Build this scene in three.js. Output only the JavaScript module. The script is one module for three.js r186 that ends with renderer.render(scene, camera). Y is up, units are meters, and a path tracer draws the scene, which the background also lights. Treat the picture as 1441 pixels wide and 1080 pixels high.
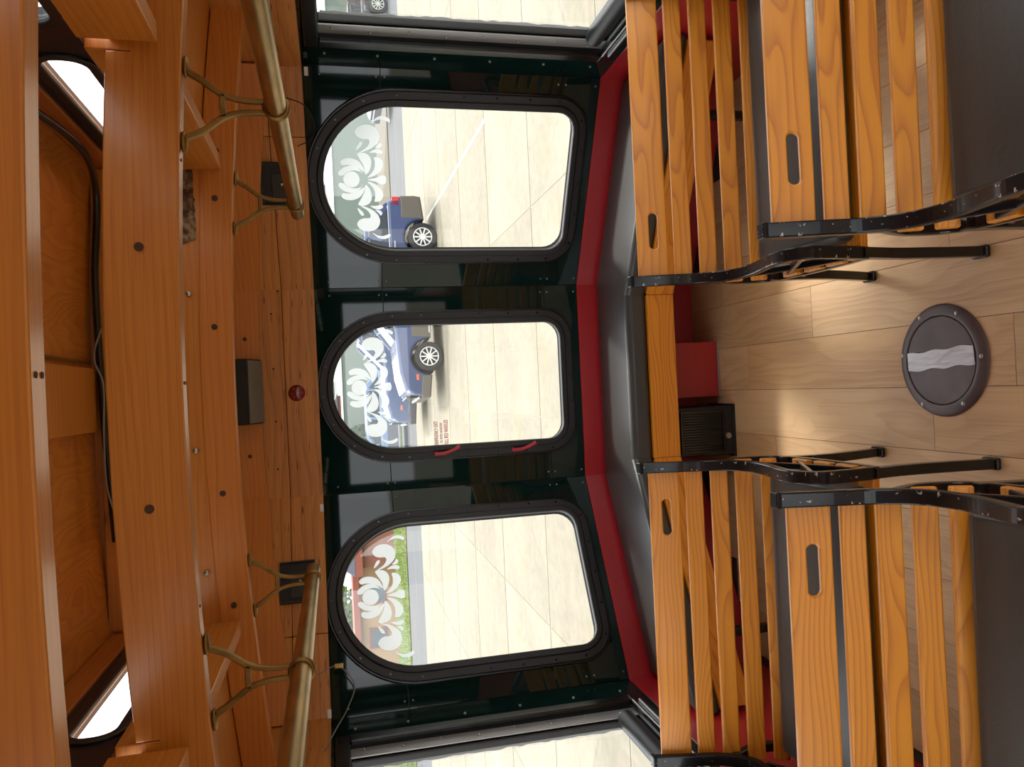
import * as THREE from 'three';
import { RoundedBoxGeometry } from 'three/addons/geometries/RoundedBoxGeometry.js';
import { mergeGeometries } from 'three/addons/utils/BufferGeometryUtils.js';
import { TextGeometry } from 'three/addons/geometries/TextGeometry.js';
import { FontLoader } from 'three/addons/loaders/FontLoader.js';

// ------------------------------------------------------------------ camera, sky, sun, exposure
const renderer = new THREE.WebGLRenderer();
renderer.toneMapping = THREE.LinearToneMapping;
renderer.toneMappingExposure = 3.5;
renderer.shadowMap.enabled = true;
const scene = new THREE.Scene();
const camera = new THREE.PerspectiveCamera(53.0, 1441 / 1080, 0.05, 400);
camera.position.set(-0.02, 1.6, 0);
camera.up.set(0.99888, -0.04444, 0.01619);            // the phone was held on its side
camera.lookAt(-0.02 + 0.00574, 1.6 - 0.22583, -0.97415);
scene.background = new THREE.Color(0.94, 0.975, 1.0);  // bright haze
const sun = new THREE.DirectionalLight(new THREE.Color(1, 0.96, 0.88), 0.9);
sun.position.set(9, 26, -28); sun.target.position.set(0, 0, -10);
sun.castShadow = true; sun.shadow.radius = 14; sun.shadow.mapSize.set(2048, 2048);
Object.assign(sun.shadow.camera, { left: -40, right: 40, top: 40, bottom: -40, near: 1, far: 120 });
scene.add(sun, sun.target);

// ------------------------------------------------------------------ helpers
let seedState = 7;
const rnd = () => { seedState = (seedState + 0x6d2b79f5) | 0; let t = Math.imul(seedState ^ (seedState >>> 15), 1 | seedState); t = (t + Math.imul(t ^ (t >>> 7), 61 | t)) ^ t; return ((t ^ (t >>> 14)) >>> 0) / 4294967296; };
const rr = (a, b) => a + (b - a) * rnd();
const hash = (x, y, s) => { let h = Math.imul(x, 374761393) ^ Math.imul(y, 668265263) ^ Math.imul(s, 1442695041); h = Math.imul(h ^ (h >>> 13), 1274126177); return ((h ^ (h >>> 16)) >>> 0) / 4294967296; };
const sm = (t) => t * t * (3 - 2 * t);
function pn(x, y, px, py, s) {                          // tileable value noise, 0..1
  const xi = Math.floor(x), yi = Math.floor(y), fx = sm(x - xi), fy = sm(y - yi);
  const w = (a, p) => ((a % p) + p) % p;
  const a = hash(w(xi, px), w(yi, py), s), b = hash(w(xi + 1, px), w(yi, py), s), c = hash(w(xi, px), w(yi + 1, py), s), d = hash(w(xi + 1, px), w(yi + 1, py), s);
  return (a + (b - a) * fx) * (1 - fy) + (c + (d - c) * fx) * fy;
}
const fbm = (u, v, a, b, s, n = 4) => { let t = 0, k = 0.5, w = 0; for (let i = 0; i < n; i++) { t += k * pn(u * a, v * b, a, b, s + i); w += k; a *= 2; b *= 2; k /= 2; } return t / w; };
function tex(W, H, fn, srgb = true) {
  const d = new Uint8Array(W * H * 4);
  for (let j = 0; j < H; j++) for (let i = 0; i < W; i++) {
    const c = fn(i / W, j / H), o = (j * W + i) * 4;
    d[o] = Math.max(0, Math.min(255, c[0])); d[o + 1] = Math.max(0, Math.min(255, c[1])); d[o + 2] = Math.max(0, Math.min(255, c[2])); d[o + 3] = 255;
  }
  const t = new THREE.DataTexture(d, W, H, THREE.RGBAFormat);
  t.wrapS = t.wrapT = THREE.RepeatWrapping; t.magFilter = THREE.LinearFilter; t.minFilter = THREE.LinearMipmapLinearFilter; t.generateMipmaps = true;
  if (srgb) t.colorSpace = THREE.SRGBColorSpace;
  t.needsUpdate = true; return t;
}
const mix = (a, b, t) => a.map((x, i) => x + (b[i] - x) * t);
const GRAIN_L = 1.6, GRAIN_W = 0.4;                     // metres covered by one wood tile
function woodTex(seed, light, dark, { rings = 14, warp = 3, sharp = 2.2, fine = 0.35, ring = 0.6, blotch = 0.15, along = 2, cracks = 0 } = {}) {
  return tex(1024, 512, (u, v) => {
    const w = (fbm(u, v, along, 3, seed, 3) - 0.5) * 2 * warp;
    let f = v * rings + w; f -= Math.floor(f);
    const rg = Math.pow(f < 0.85 ? f / 0.85 : (1 - f) / 0.15, sharp);
    const st = pn(u * 10, v * 190, 10, 190, seed + 20) * 0.6 + pn(u * 24, v * 420, 24, 420, seed + 21) * 0.4;
    const bl = fbm(u, v, 3, 2, seed + 40, 3) - 0.5;
    let t = ring * rg * 0.75 + fine * (st - 0.3) + blotch * bl * 2;
    if (cracks) { const k = pn(u * 22, v * 90, 22, 90, seed + 60); if (k > 0.86) t += cracks * (k - 0.86) * 9; }
    return mix(light, dark, Math.max(0, Math.min(1.3, t)));
  });
}
function uvM(geo, axis = 'x', L = GRAIN_L, W = GRAIN_W, ou = rnd() * 3, ov = rnd() * 3) {   // uv in metres, u along the grain
  const g = geo.index ? geo.toNonIndexed() : geo, p = g.attributes.position, n = g.attributes.normal, uv = new Float32Array(p.count * 2);
  for (let i = 0; i < p.count; i++) {
    const P = { x: p.getX(i), y: p.getY(i), z: p.getZ(i) }, N = { x: Math.abs(n.getX(i)), y: Math.abs(n.getY(i)), z: Math.abs(n.getZ(i)) };
    const big = N.x > N.y && N.x > N.z ? 'x' : N.y > N.z ? 'y' : 'z';
    const others = ['x', 'y', 'z'].filter((k) => k !== axis);
    const a = big === axis ? others[0] : axis, b = big === axis ? others[1] : others.find((k) => k !== big);
    uv[2 * i] = (big === axis ? P[a] * 0.15 : P[a]) / L + ou; uv[2 * i + 1] = P[b] / W + ov;
  }
  g.setAttribute('uv', new THREE.BufferAttribute(uv, 2)); return g;
}
const taken = {};
const numbered = (n) => { const k = taken[n] = (taken[n] ?? -1) + 1; return k ? n + '_' + String(k).padStart(3, '0') : n; };
function mesh(name, geo, mat, parent, pos, rot) {
  const m = new THREE.Mesh(geo, mat); m.name = name; m.castShadow = m.receiveShadow = true;
  if (pos) m.position.set(...pos); if (rot) m.rotation.set(...rot);
  if (parent) parent.add(m); return m;
}
function thing(name, label, category, pos = [0, 0, 0], group, turn = 0) {
  const g = new THREE.Group(); g.name = numbered(name); g.position.set(...pos); g.rotation.y = turn; scene.add(g);
  g.userData = { label, category }; if (group) g.userData.group = group; return g;
}
function struct(name, label, category, pos = [0, 0, 0], turn = 0) {
  const g = new THREE.Group(); g.name = name; g.position.set(...pos); g.rotation.y = turn; scene.add(g);
  g.userData = { kind: 'structure', label, category }; return g;
}
const box = (w, h, d) => new THREE.BoxGeometry(w, h, d);
const rbox = (w, h, d, r = 0.003, s = 1) => new RoundedBoxGeometry(w, h, d, s, Math.min(r, w / 2.01, h / 2.01, d / 2.01));
const cyl = (r, h, n = 16, r2 = r) => new THREE.CylinderGeometry(r2, r, h, n);
const V2 = (x, y) => new THREE.Vector2(x, y), V3 = (x, y, z) => new THREE.Vector3(x, y, z);
const tube = (pts, r, n = 32, k = 8) => new THREE.TubeGeometry(new THREE.CatmullRomCurve3(pts.map((p) => V3(...p))), n, r, k);
const shape = (pts, holes = []) => { const s = new THREE.Shape(pts.map((p) => V2(p[0], p[1]))); for (const h of holes) s.holes.push(new THREE.Path(h.map((p) => V2(p[0], p[1])))); return s; };
const ext = (sh, depth, bevel = 0, seg = 2, curve = 12) => new THREE.ExtrudeGeometry(sh, { depth: depth - 2 * bevel, bevelEnabled: bevel > 0, bevelThickness: bevel, bevelSize: bevel, bevelOffset: -bevel, bevelSegments: seg, curveSegments: curve }).translate(0, 0, bevel);
function merge(list) { const l = list.map((g) => { const q = g.index ? g.toNonIndexed() : g; for (const k of Object.keys(q.attributes)) if (!['position', 'normal', 'uv'].includes(k)) q.deleteAttribute(k); return q; }); return mergeGeometries(l); }
function strapShape(pts, t, taper = null, n = 48) {      // a flat strap of thickness t round a curve in a plane
  const c = new THREE.CatmullRomCurve3(pts.map((p) => V3(p[0], p[1], 0)), false, 'centripetal'), a = [], b = [];
  for (let i = 0; i <= n; i++) { const q = c.getPoint(i / n), d = c.getTangent(i / n), w = (taper ? taper(i / n) : 1) * t / 2; a.push([q.x - d.y * w, q.y + d.x * w]); b.push([q.x + d.y * w, q.y - d.x * w]); }
  return shape([...b, ...a.reverse()]);
}

// ------------------------------------------------------------------ materials
const phys = (o) => new THREE.MeshPhysicalMaterial(o), std = (o) => new THREE.MeshStandardMaterial(o);
const varnish = { roughness: 0.5, clearcoat: 0.8, clearcoatRoughness: 0.2 };
const T = {
  oak: woodTex(3, [208, 134, 42], [166, 92, 20], { rings: 22, warp: 1.6, fine: 0.55, ring: 0.35, blotch: 0.2 }),
  ash: woodTex(9, [216, 138, 22], [168, 90, 8], { rings: 18, warp: 6.5, sharp: 3, fine: 0.2, ring: 0.8, blotch: 0.1, along: 2 }),
  ply: woodTex(15, [208, 132, 40], [158, 84, 18], { rings: 5, warp: 6.5, sharp: 1.6, fine: 0.3, ring: 0.5, blotch: 0.3, along: 3 }),
  pine: woodTex(27, [202, 134, 58], [122, 70, 24], { rings: 11, warp: 1.4, sharp: 2.4, fine: 0.4, ring: 0.4, blotch: 0.22, cracks: 0.9 }),
  floor: woodTex(33, [216, 180, 132], [162, 122, 82], { rings: 6, warp: 3.6, sharp: 1.8, fine: 0.36, ring: 0.3, blotch: 0.55, along: 3 }),
  concrete: tex(1024, 1024, (u, v) => { const a = fbm(u, v, 4, 4, 51, 6), b = fbm(u, v, 60, 60, 55, 3), c = fbm(u, v, 2, 24, 58, 4); const k = 0.84 + 0.18 * a + 0.12 * b + 0.06 * c; const s = Math.max(0, fbm(u, v, 7, 7, 61, 4) - 0.6) * 1.4; return [133 * k, (126 - 5 * s) * k, (109 - 22 * s) * k]; }),
  asphalt: tex(512, 512, (u, v) => { const k = 0.85 + 0.2 * fbm(u, v, 3, 20, 71, 4) + 0.12 * fbm(u, v, 90, 90, 75, 2); return [86 * k, 87 * k, 88 * k]; }),
  grass: tex(512, 512, (u, v) => { const k = 0.55 + 0.8 * fbm(u, v, 30, 30, 81, 4), y = fbm(u, v, 4, 4, 85, 3); return [(70 + 34 * y) * k, 98 * k, 38 * k]; }),
  vinyl: tex(512, 512, (u, v) => { const c = fbm(u, v, 40, 40, 91, 3), w = Math.abs(fbm(u, v, 9, 5, 95, 5) - 0.5) < 0.006 ? 30 : 0; const k = 128 + 90 * (c - 0.5) + w; return [k, k, k]; }, false),
  brass: tex(512, 256, (u, v) => { const k = 0.8 + 0.4 * fbm(u, v, 8, 8, 101, 5); return [168 * k, 138 * k, 84 * k]; }),
  scuffs: tex(512, 512, (u, v) => { const a = fbm(u, v, 40, 40, 111, 4), k = a > 0.80 ? 1 : 0; return k ? [168, 160, 146] : [14, 14, 16]; }),
  tape: tex(256, 128, (u, v) => { const k = 0.8 + 0.3 * fbm(u, v, 9, 5, 121, 4); return [222 * k, 225 * k, 230 * k]; }),
  lid: tex(512, 512, (u, v) => { const k = 0.8 + 0.4 * fbm(u, v, 5, 5, 131, 5); return [100 * k, 90 * k, 88 * k]; }),
  rot: tex(256, 128, (u, v) => { const a = fbm(u, v, 24, 6, 141, 4); return mix([70, 42, 20], [150, 128, 98], Math.max(0, Math.min(1, (a - 0.35) * 3))); }),
};
const M = {
  oak: phys({ map: T.oak, ...varnish }), ash: phys({ map: T.ash, roughness: 0.5, clearcoat: 0.35, clearcoatRoughness: 0.22 }), ply: phys({ map: T.ply, ...varnish, clearcoat: 1, clearcoatRoughness: 0.1 }),
  pine: phys({ map: T.pine, roughness: 0.6, clearcoat: 0.25, clearcoatRoughness: 0.35 }),
  beamA: phys({ map: T.oak, ...varnish, color: new THREE.Color(1, 0.93, 0.86) }), redwood: phys({ map: T.oak, ...varnish, color: new THREE.Color(0.72, 0.52, 0.42) }),
  floorA: std({ map: T.floor, roughness: 0.5 }), floorB: std({ map: T.floor, roughness: 0.5, color: new THREE.Color(0.92, 0.9, 0.87) }), floorC: std({ map: T.floor, roughness: 0.5, color: new THREE.Color(1, 0.95, 0.86) }),
  subfloor: std({ color: 0x3a2c20, roughness: 0.9 }),
  green: phys({ color: 0x0a201d, roughness: 0.5, specularIntensity: 0, clearcoat: 0.75, clearcoatRoughness: 0.03 }),
  red: phys({ color: 0xa0161c, roughness: 0.4, clearcoat: 0.6, clearcoatRoughness: 0.12 }),
  rubber: std({ color: 0x121110, roughness: 0.48 }), rubberGloss: std({ color: 0x0c0c0c, roughness: 0.25 }),
  iron: phys({ color: 0x0b0b0c, roughness: 0.5, specularIntensity: 0.2, clearcoat: 0.9, clearcoatRoughness: 0.12 }), chipped: phys({ map: T.scuffs, roughness: 0.5, specularIntensity: 0.2, clearcoat: 0.6, clearcoatRoughness: 0.15 }),
  vinyl: phys({ color: 0x363633, roughness: 0.4, bumpMap: T.vinyl, bumpScale: 0.0012, clearcoat: 0.15, clearcoatRoughness: 0.3 }),
  seam: std({ color: 0x101012, roughness: 0.6 }),
  brass: std({ map: T.brass, metalness: 1, roughness: 0.36 }), bronze: std({ map: T.brass, color: new THREE.Color(0.75, 0.72, 0.66), metalness: 1, roughness: 0.45 }),
  steel: std({ color: 0xb8b8b6, metalness: 1, roughness: 0.3 }), alu: std({ color: 0x9a9a98, metalness: 0.5, roughness: 0.38 }), plug: std({ color: 0x4a2f1a, roughness: 0.7 }),
  glass: phys({ color: 0xffffff, roughness: 0, transmission: 1, thickness: 0, ior: 1.45 }),
  frost: phys({ color: new THREE.Color(0.58, 0.61, 0.61), roughness: 0.9, transmission: 0.8, thickness: 0, side: THREE.DoubleSide }),
  matt: std({ color: 0x040404, roughness: 1 }), black: std({ color: 0x0a0a0a, roughness: 0.55 }), blackGloss: std({ color: 0x0a0a0b, roughness: 0.2 }), grey: std({ color: 0x6f6d64, roughness: 0.5 }), darkGrey: std({ color: 0x2a2928, roughness: 0.6 }),
  blueBlack: std({ color: 0x0c0c18, roughness: 0.4 }), redLens: phys({ color: 0x7a0f14, roughness: 0.25, clearcoat: 1 }), redPlastic: std({ color: 0xa8202a, roughness: 0.4 }),
  white: std({ color: 0xdedcd6, roughness: 0.6 }), wire: std({ color: 0x8a8680, roughness: 0.5 }), lid: std({ map: T.lid, roughness: 0.5 }), lidRing: std({ map: T.lid, color: new THREE.Color(0.9, 0.86, 0.86), roughness: 0.42 }),
  tape: std({ map: T.tape, roughness: 0.4, metalness: 0.1 }), rot: std({ map: T.rot, roughness: 0.9 }), printRed: std({ color: 0xc0303a, roughness: 0.6 }),
  film: phys({ color: 0xc8cccc, roughness: 0.5, transmission: 0.5, thickness: 0 }),
  concrete: std({ map: T.concrete, roughness: 0.85 }), concreteB: std({ map: T.concrete, roughness: 0.85, color: new THREE.Color(0.95, 0.94, 0.93) }), joint: std({ color: 0x9a9684, roughness: 0.9 }), paint: std({ color: 0xb4b2a8, roughness: 0.7 }),
  asphalt: std({ map: T.asphalt, roughness: 0.9 }), grass: std({ map: T.grass, roughness: 1 }), dry: std({ color: 0x5c5546, roughness: 1 }),
};

// ------------------------------------------------------------------ plan of the car: x across (0 = middle), z to the front, floor y = 0
const HW = 1.16, ZC = -2.80, ZR = -3.22, CX = 0.42, ZF = 3.1;
const arch = (x) => 1.885 - 0.056 * x * x;              // underside of the roof beams
const roofY = (x) => 2.27 - 0.06 * x * x;               // raised clerestory ceiling
const CL = 0.665;                                       // half width of the clerestory

// floor
{
  const f = struct('floor', 'pale wood-look vinyl plank floor of the aisle', 'floor');
  const outline = [[-HW, ZF], [HW, ZF], [HW, ZC], [CX, ZR], [-CX, ZR], [-HW, ZC]];
  mesh('subfloor', ext(shape(outline.map(([x, z]) => [x, -z])), 0.08).rotateX(-Math.PI / 2).translate(0, -0.084, 0), M.subfloor, f);
  const P = 0.1755, seams = { 0: -2.326, '-1': -1.53, '-2': -1.80, '-3': -2.584, 1: -1.715, 2: -2.3, '-4': -2.0, '-5': -1.4, 3: -1.5 };
  for (let k = -7; k <= 6; k++) {
    const x0 = Math.max(-HW, 0.104 + P * k), x1 = Math.min(HW, 0.104 + P * (k + 1)); if (x1 - x0 < 0.02) continue;
    const zr = Math.abs((x0 + x1) / 2) < CX ? ZR : ZR + (Math.abs((x0 + x1) / 2) - CX) * 0.42 / 0.74 + 0.05;
    let s = (seams[k] ?? -1.9 + rr(-0.3, 0.3)) - 1.22 * 4;
    for (; s < ZF; s += 1.22) {
      const a = Math.max(s, zr), b = Math.min(s + 1.22, ZF); if (b - a < 0.03) continue;
      const g = uvM(box(x1 - x0 - 0.0016, 0.004, b - a - 0.0016), 'z');
      mesh('plank', g, [M.floorA, M.floorB, M.floorC][Math.floor(rnd() * 3)], f, [(x0 + x1) / 2, -0.002, (a + b) / 2]);
    }
  }
}

// rear walls: three facets with arched windows
function openPath(s0, a, yb, yt, rb, off) {            // opening outline grown by off
  const A = a + off, spring = yt - a, pts = [], R = rb + off, B = yb - off;
  for (let i = 0; i <= 28; i++) { const t = Math.PI * i / 28; pts.push([s0 + A * Math.cos(t), spring + A * Math.sin(t)]); }
  for (let i = 0; i <= 6; i++) { const t = Math.PI + Math.PI / 2 * i / 6; pts.push([s0 - A + R + R * Math.cos(t), B + R + R * Math.sin(t)]); }
  for (let i = 0; i <= 6; i++) { const t = 1.5 * Math.PI + Math.PI / 2 * i / 6; pts.push([s0 + A - R + R * Math.cos(t), B + R + R * Math.sin(t)]); }
  return pts;
}
const ring = (s0, a, yb, yt, rb, o1, o0, depth, bev = 0.002) => ext(shape(openPath(s0, a, yb, yt, rb, o1), [openPath(s0, a, yb, yt, rb, o0).reverse()]), depth, bev, 2);
const sideLen = Math.hypot(HW - CX, ZC - ZR), phi = Math.atan2(ZC - ZR, HW - CX);
const facets = [
  { id: 'rear_left', n: 1, p: [-HW, ZC], turn: phi, L: sideLen, s0: 0.42, a: 0.281, words: 'beside the wooden bench with the long brass rail above it' },
  { id: 'rear', n: 2, p: [-CX, ZR], turn: 0, L: 2 * CX, s0: 0.427, a: 0.257, words: 'in the middle of the rear wall' },
  { id: 'rear_right', n: 3, p: [CX, ZR], turn: -phi, L: sideLen, s0: 0.444, a: 0.282, words: 'with a blue car seen through it' },
];
const YB = 0.632, YT = 1.608, RB = 0.075, HEAD = 1.66, BAND = 0.545;
const facetGroup = {};
for (const F of facets) {
  const w = struct('wall_' + F.id, { rear_left: 'glossy dark green wall facet round the window with the grass verge outside', rear: 'glossy dark green middle facet of the rear wall', rear_right: 'glossy dark green wall facet round the window with the car tail light' }[F.id], 'wall', [F.p[0], 0, F.p[1]], F.turn);
  facetGroup[F.id] = w;
  const hole = openPath(F.s0, F.a, YB, YT, RB, 0.02);
  mesh('core', ext(shape([[0, -0.3], [F.L, -0.3], [F.L, 1.98], [0, 1.98]], [hole.slice().reverse()]), 0.03).translate(0, 0, -0.035), M.black, w);
  // painted sheets: head, two jambs, sill
  const A = F.a + 0.02, spring = YT - F.a, y1 = 1.385, y0 = 0.695, g = 0.0012;
  const t1 = Math.asin((y1 + g - spring) / A), arcTop = []; for (let i = 0; i <= 24; i++) { const t = t1 + (Math.PI - 2 * t1) * i / 24; arcTop.push([F.s0 + A * Math.cos(t), spring + A * Math.sin(t)]); }
  mesh('panel', ext(shape([[F.L - g, y1 + g], [F.L - g, HEAD + 0.02], [g, HEAD + 0.02], [g, y1 + g], ...arcTop.slice().reverse()]), 0.005, 0.0006, 1).translate(0, 0, -0.005), M.green, w);
  const tj = Math.asin((y1 - g - spring) / A), jamb = []; for (let i = 0; i <= 8; i++) { const t = tj * i / 8; jamb.push([A * Math.cos(t), spring + A * Math.sin(t)]); }
  const r0 = RB + 0.02, B = YB - 0.02, tb = Math.acos(Math.min(1, Math.max(-1, 1 - (y0 + g - B) / r0))), low = [];
  for (let i = 0; i <= 5; i++) { const t = tb + (Math.PI / 2 - tb) * i / 5; low.push([A - r0 + r0 * Math.sin(t), B + r0 - r0 * Math.cos(t)]); }
  for (const sg of [-1, 1]) {
    const edge = sg > 0 ? F.L - g : g, pts = [[edge, y0 + g], [edge, y1 - g], ...jamb.slice().reverse().map(([x, y]) => [F.s0 + sg * x, y]), ...low.slice().reverse().map(([x, y]) => [F.s0 + sg * x, y])];
    mesh('panel', ext(shape(pts), 0.005, 0.0006, 1).translate(0, 0, -0.005), M.green, w);
  }
  const sill = []; const tb2 = Math.acos(Math.min(1, Math.max(-1, 1 - (y0 - g - B) / r0)));
  for (let i = 0; i <= 6; i++) { const t = tb2 * (1 - i / 6); sill.push([A - r0 + r0 * Math.sin(t), B + r0 - r0 * Math.cos(t)]); }
  mesh('panel', ext(shape([[g, BAND], [F.L - g, BAND], [F.L - g, y0 - g], ...sill.map(([x, y]) => [F.s0 + x, y]), ...sill.slice().reverse().map(([x, y]) => [F.s0 - x, y]), [g, y0 - g]]), 0.005, 0.0006, 1).translate(0, 0, -0.005), M.green, w);
  // red lower sheet
  mesh('kick_panel', ext(shape([[0, 0], [F.L, 0], [F.L, BAND - 0.001], [0, BAND - 0.001]]), 0.008, 0.001, 1).translate(0, 0, -0.005), M.red, w).userData.label = 'red painted lower panel';
  // rivets in the sheet corners
  const rv = []; for (const s of [0.03, F.L - 0.03]) for (const y of [0.68, 0.71, 1.37, 1.40, 1.6, 0.56]) rv.push(new THREE.SphereGeometry(0.004, 6, 4).translate(s, y, 0.001));
  const rvm = mesh('rivets', merge(rv), M.steel, w); rvm.userData.kind = 'stuff';
  // window
  const win = struct('window_' + F.n, 'arched rear window with black rubber frame, ' + F.words, 'window', [F.p[0], 0, F.p[1]], F.turn);
  mesh('frame', ring(F.s0, F.a, YB, YT, RB, 0.05, 0, 0.016, 0.004), M.rubber, win).userData.label = 'wide black frame flange';
  mesh('glazing_bead', ring(F.s0, F.a, YB, YT, RB, 0.02, -0.006, 0.026, 0.006), M.rubber, win);
  mesh('seal', ring(F.s0, F.a, YB, YT, RB, 0.058, 0.048, 0.01, 0.003), M.rubberGloss, win);
  mesh('reveal', ring(F.s0, F.a, YB, YT, RB, 0.02, 0.0, 0.037, 0.001).translate(0, 0, -0.036), M.matt, win);
  mesh('pane', ext(shape(openPath(F.s0, F.a, YB, YT, RB, 0.008)), 0.005).translate(0, 0, -0.03), M.glass, win);
  const sc = []; const pp = openPath(F.s0, F.a, YB, YT, RB, 0.035); const c = new THREE.CatmullRomCurve3(pp.map((q) => V3(q[0], q[1], 0)), true);
  for (let i = 0; i < 24; i++) { const q = c.getPointAt(i / 24); sc.push(cyl(0.0045, 0.004, 8).rotateX(Math.PI / 2).translate(q.x, q.y, 0.017)); }
  mesh('screws', merge(sc), M.blackGloss, win).userData.kind = 'stuff';
  if (F.n === 2) for (const [y, s] of [[1.152, 0.148], [0.822, 0.145]]) {          // red pull handles
    const h = new THREE.Group(); h.name = 'pull_handle'; h.userData.label = 'red plastic emergency pull handle'; win.add(h);
    mesh('lever', ext(strapShape([[s - 0.008, y + 0.052], [s - 0.006, y + 0.01], [s + 0.006, y - 0.03], [s + 0.018, y - 0.055]], 0.014), 0.012, 0.003).translate(0, 0, 0.024), M.redPlastic, h);
    mesh('pivot', cyl(0.009, 0.02, 12).rotateX(Math.PI / 2).translate(s - 0.007, y + 0.045, 0.024), M.redPlastic, h);
  }
  // wooden head boards in two courses
  const bt = 0.018, yj = 1.787, top = 1.90;
  const cuts = F.n === 2 ? [0, F.L] : F.n === 1 ? [0, 0.3, F.L] : [0, F.L - 0.25, F.L];
  for (const [ya, yb] of [[HEAD, yj - 0.001], [yj + 0.001, top]]) for (let i = 0; i + 1 < cuts.length; i++)
    mesh('head_board', uvM(rbox(cuts[i + 1] - cuts[i] - 0.002, yb - ya, bt, 0.002), 'x'), M.pine, w, [(cuts[i] + cuts[i + 1]) / 2, (ya + yb) / 2, bt / 2 - 0.002]);
  if (F.n === 2) for (const [s, y] of [[0.12, 1.83], [0.31, 1.83], [0.52, 1.83], [0.74, 1.83], [0.83, 1.80]]) mesh('nail_hole', cyl(0.004, 0.004, 8).rotateX(Math.PI / 2), M.black, w, [s, y, 0.016]);
  // cornice board on top of the head boards
  const cor = []; const top2 = 1.99, xr = (s) => F.p[0] + Math.cos(F.turn) * s; const n = 10;
  for (let i = 0; i <= n; i++) { const s = F.L * i / n; cor.push([s, 1.883 - 0.085 * xr(s) ** 2]); }
  cor.push([F.L, top2], [0, top2]);
  const trim = struct('trim_' + F.n, 'orange wooden cornice board above the head boards of window ' + ['with the verge', 'in the middle', 'with the car'][F.n - 1], 'trim', [F.p[0], 0, F.p[1]], F.turn);
  mesh('board', uvM(ext(shape(cor), 0.034, 0.003, 2).translate(0, 0, 0.016), 'x'), M.beamA, trim);
  if (F.n === 2) for (const s of [0.18, 0.64]) mesh('wood_plug', cyl(0.008, 0.004, 12).rotateX(Math.PI / 2), M.plug, trim, [s, 1.93, 0.05]);
}

// corner posts closing the bends from outside
for (const sg of [-1, 1]) for (const [x, z, ang] of [[sg * CX, ZR, sg * phi / 2], [sg * HW, ZC, sg * (phi + Math.PI / 2) / 2]]) {
  const host = facetGroup[sg < 0 ? 'rear_left' : 'rear_right'], q = V3(x + Math.sin(ang) * 0.043, 0.84, z - Math.cos(ang) * 0.043);
  host.updateMatrixWorld(); host.worldToLocal(q); mesh('corner_post', cyl(0.036, 2.28, 16), M.black, host, [q.x, q.y, q.z]);
}
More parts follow.
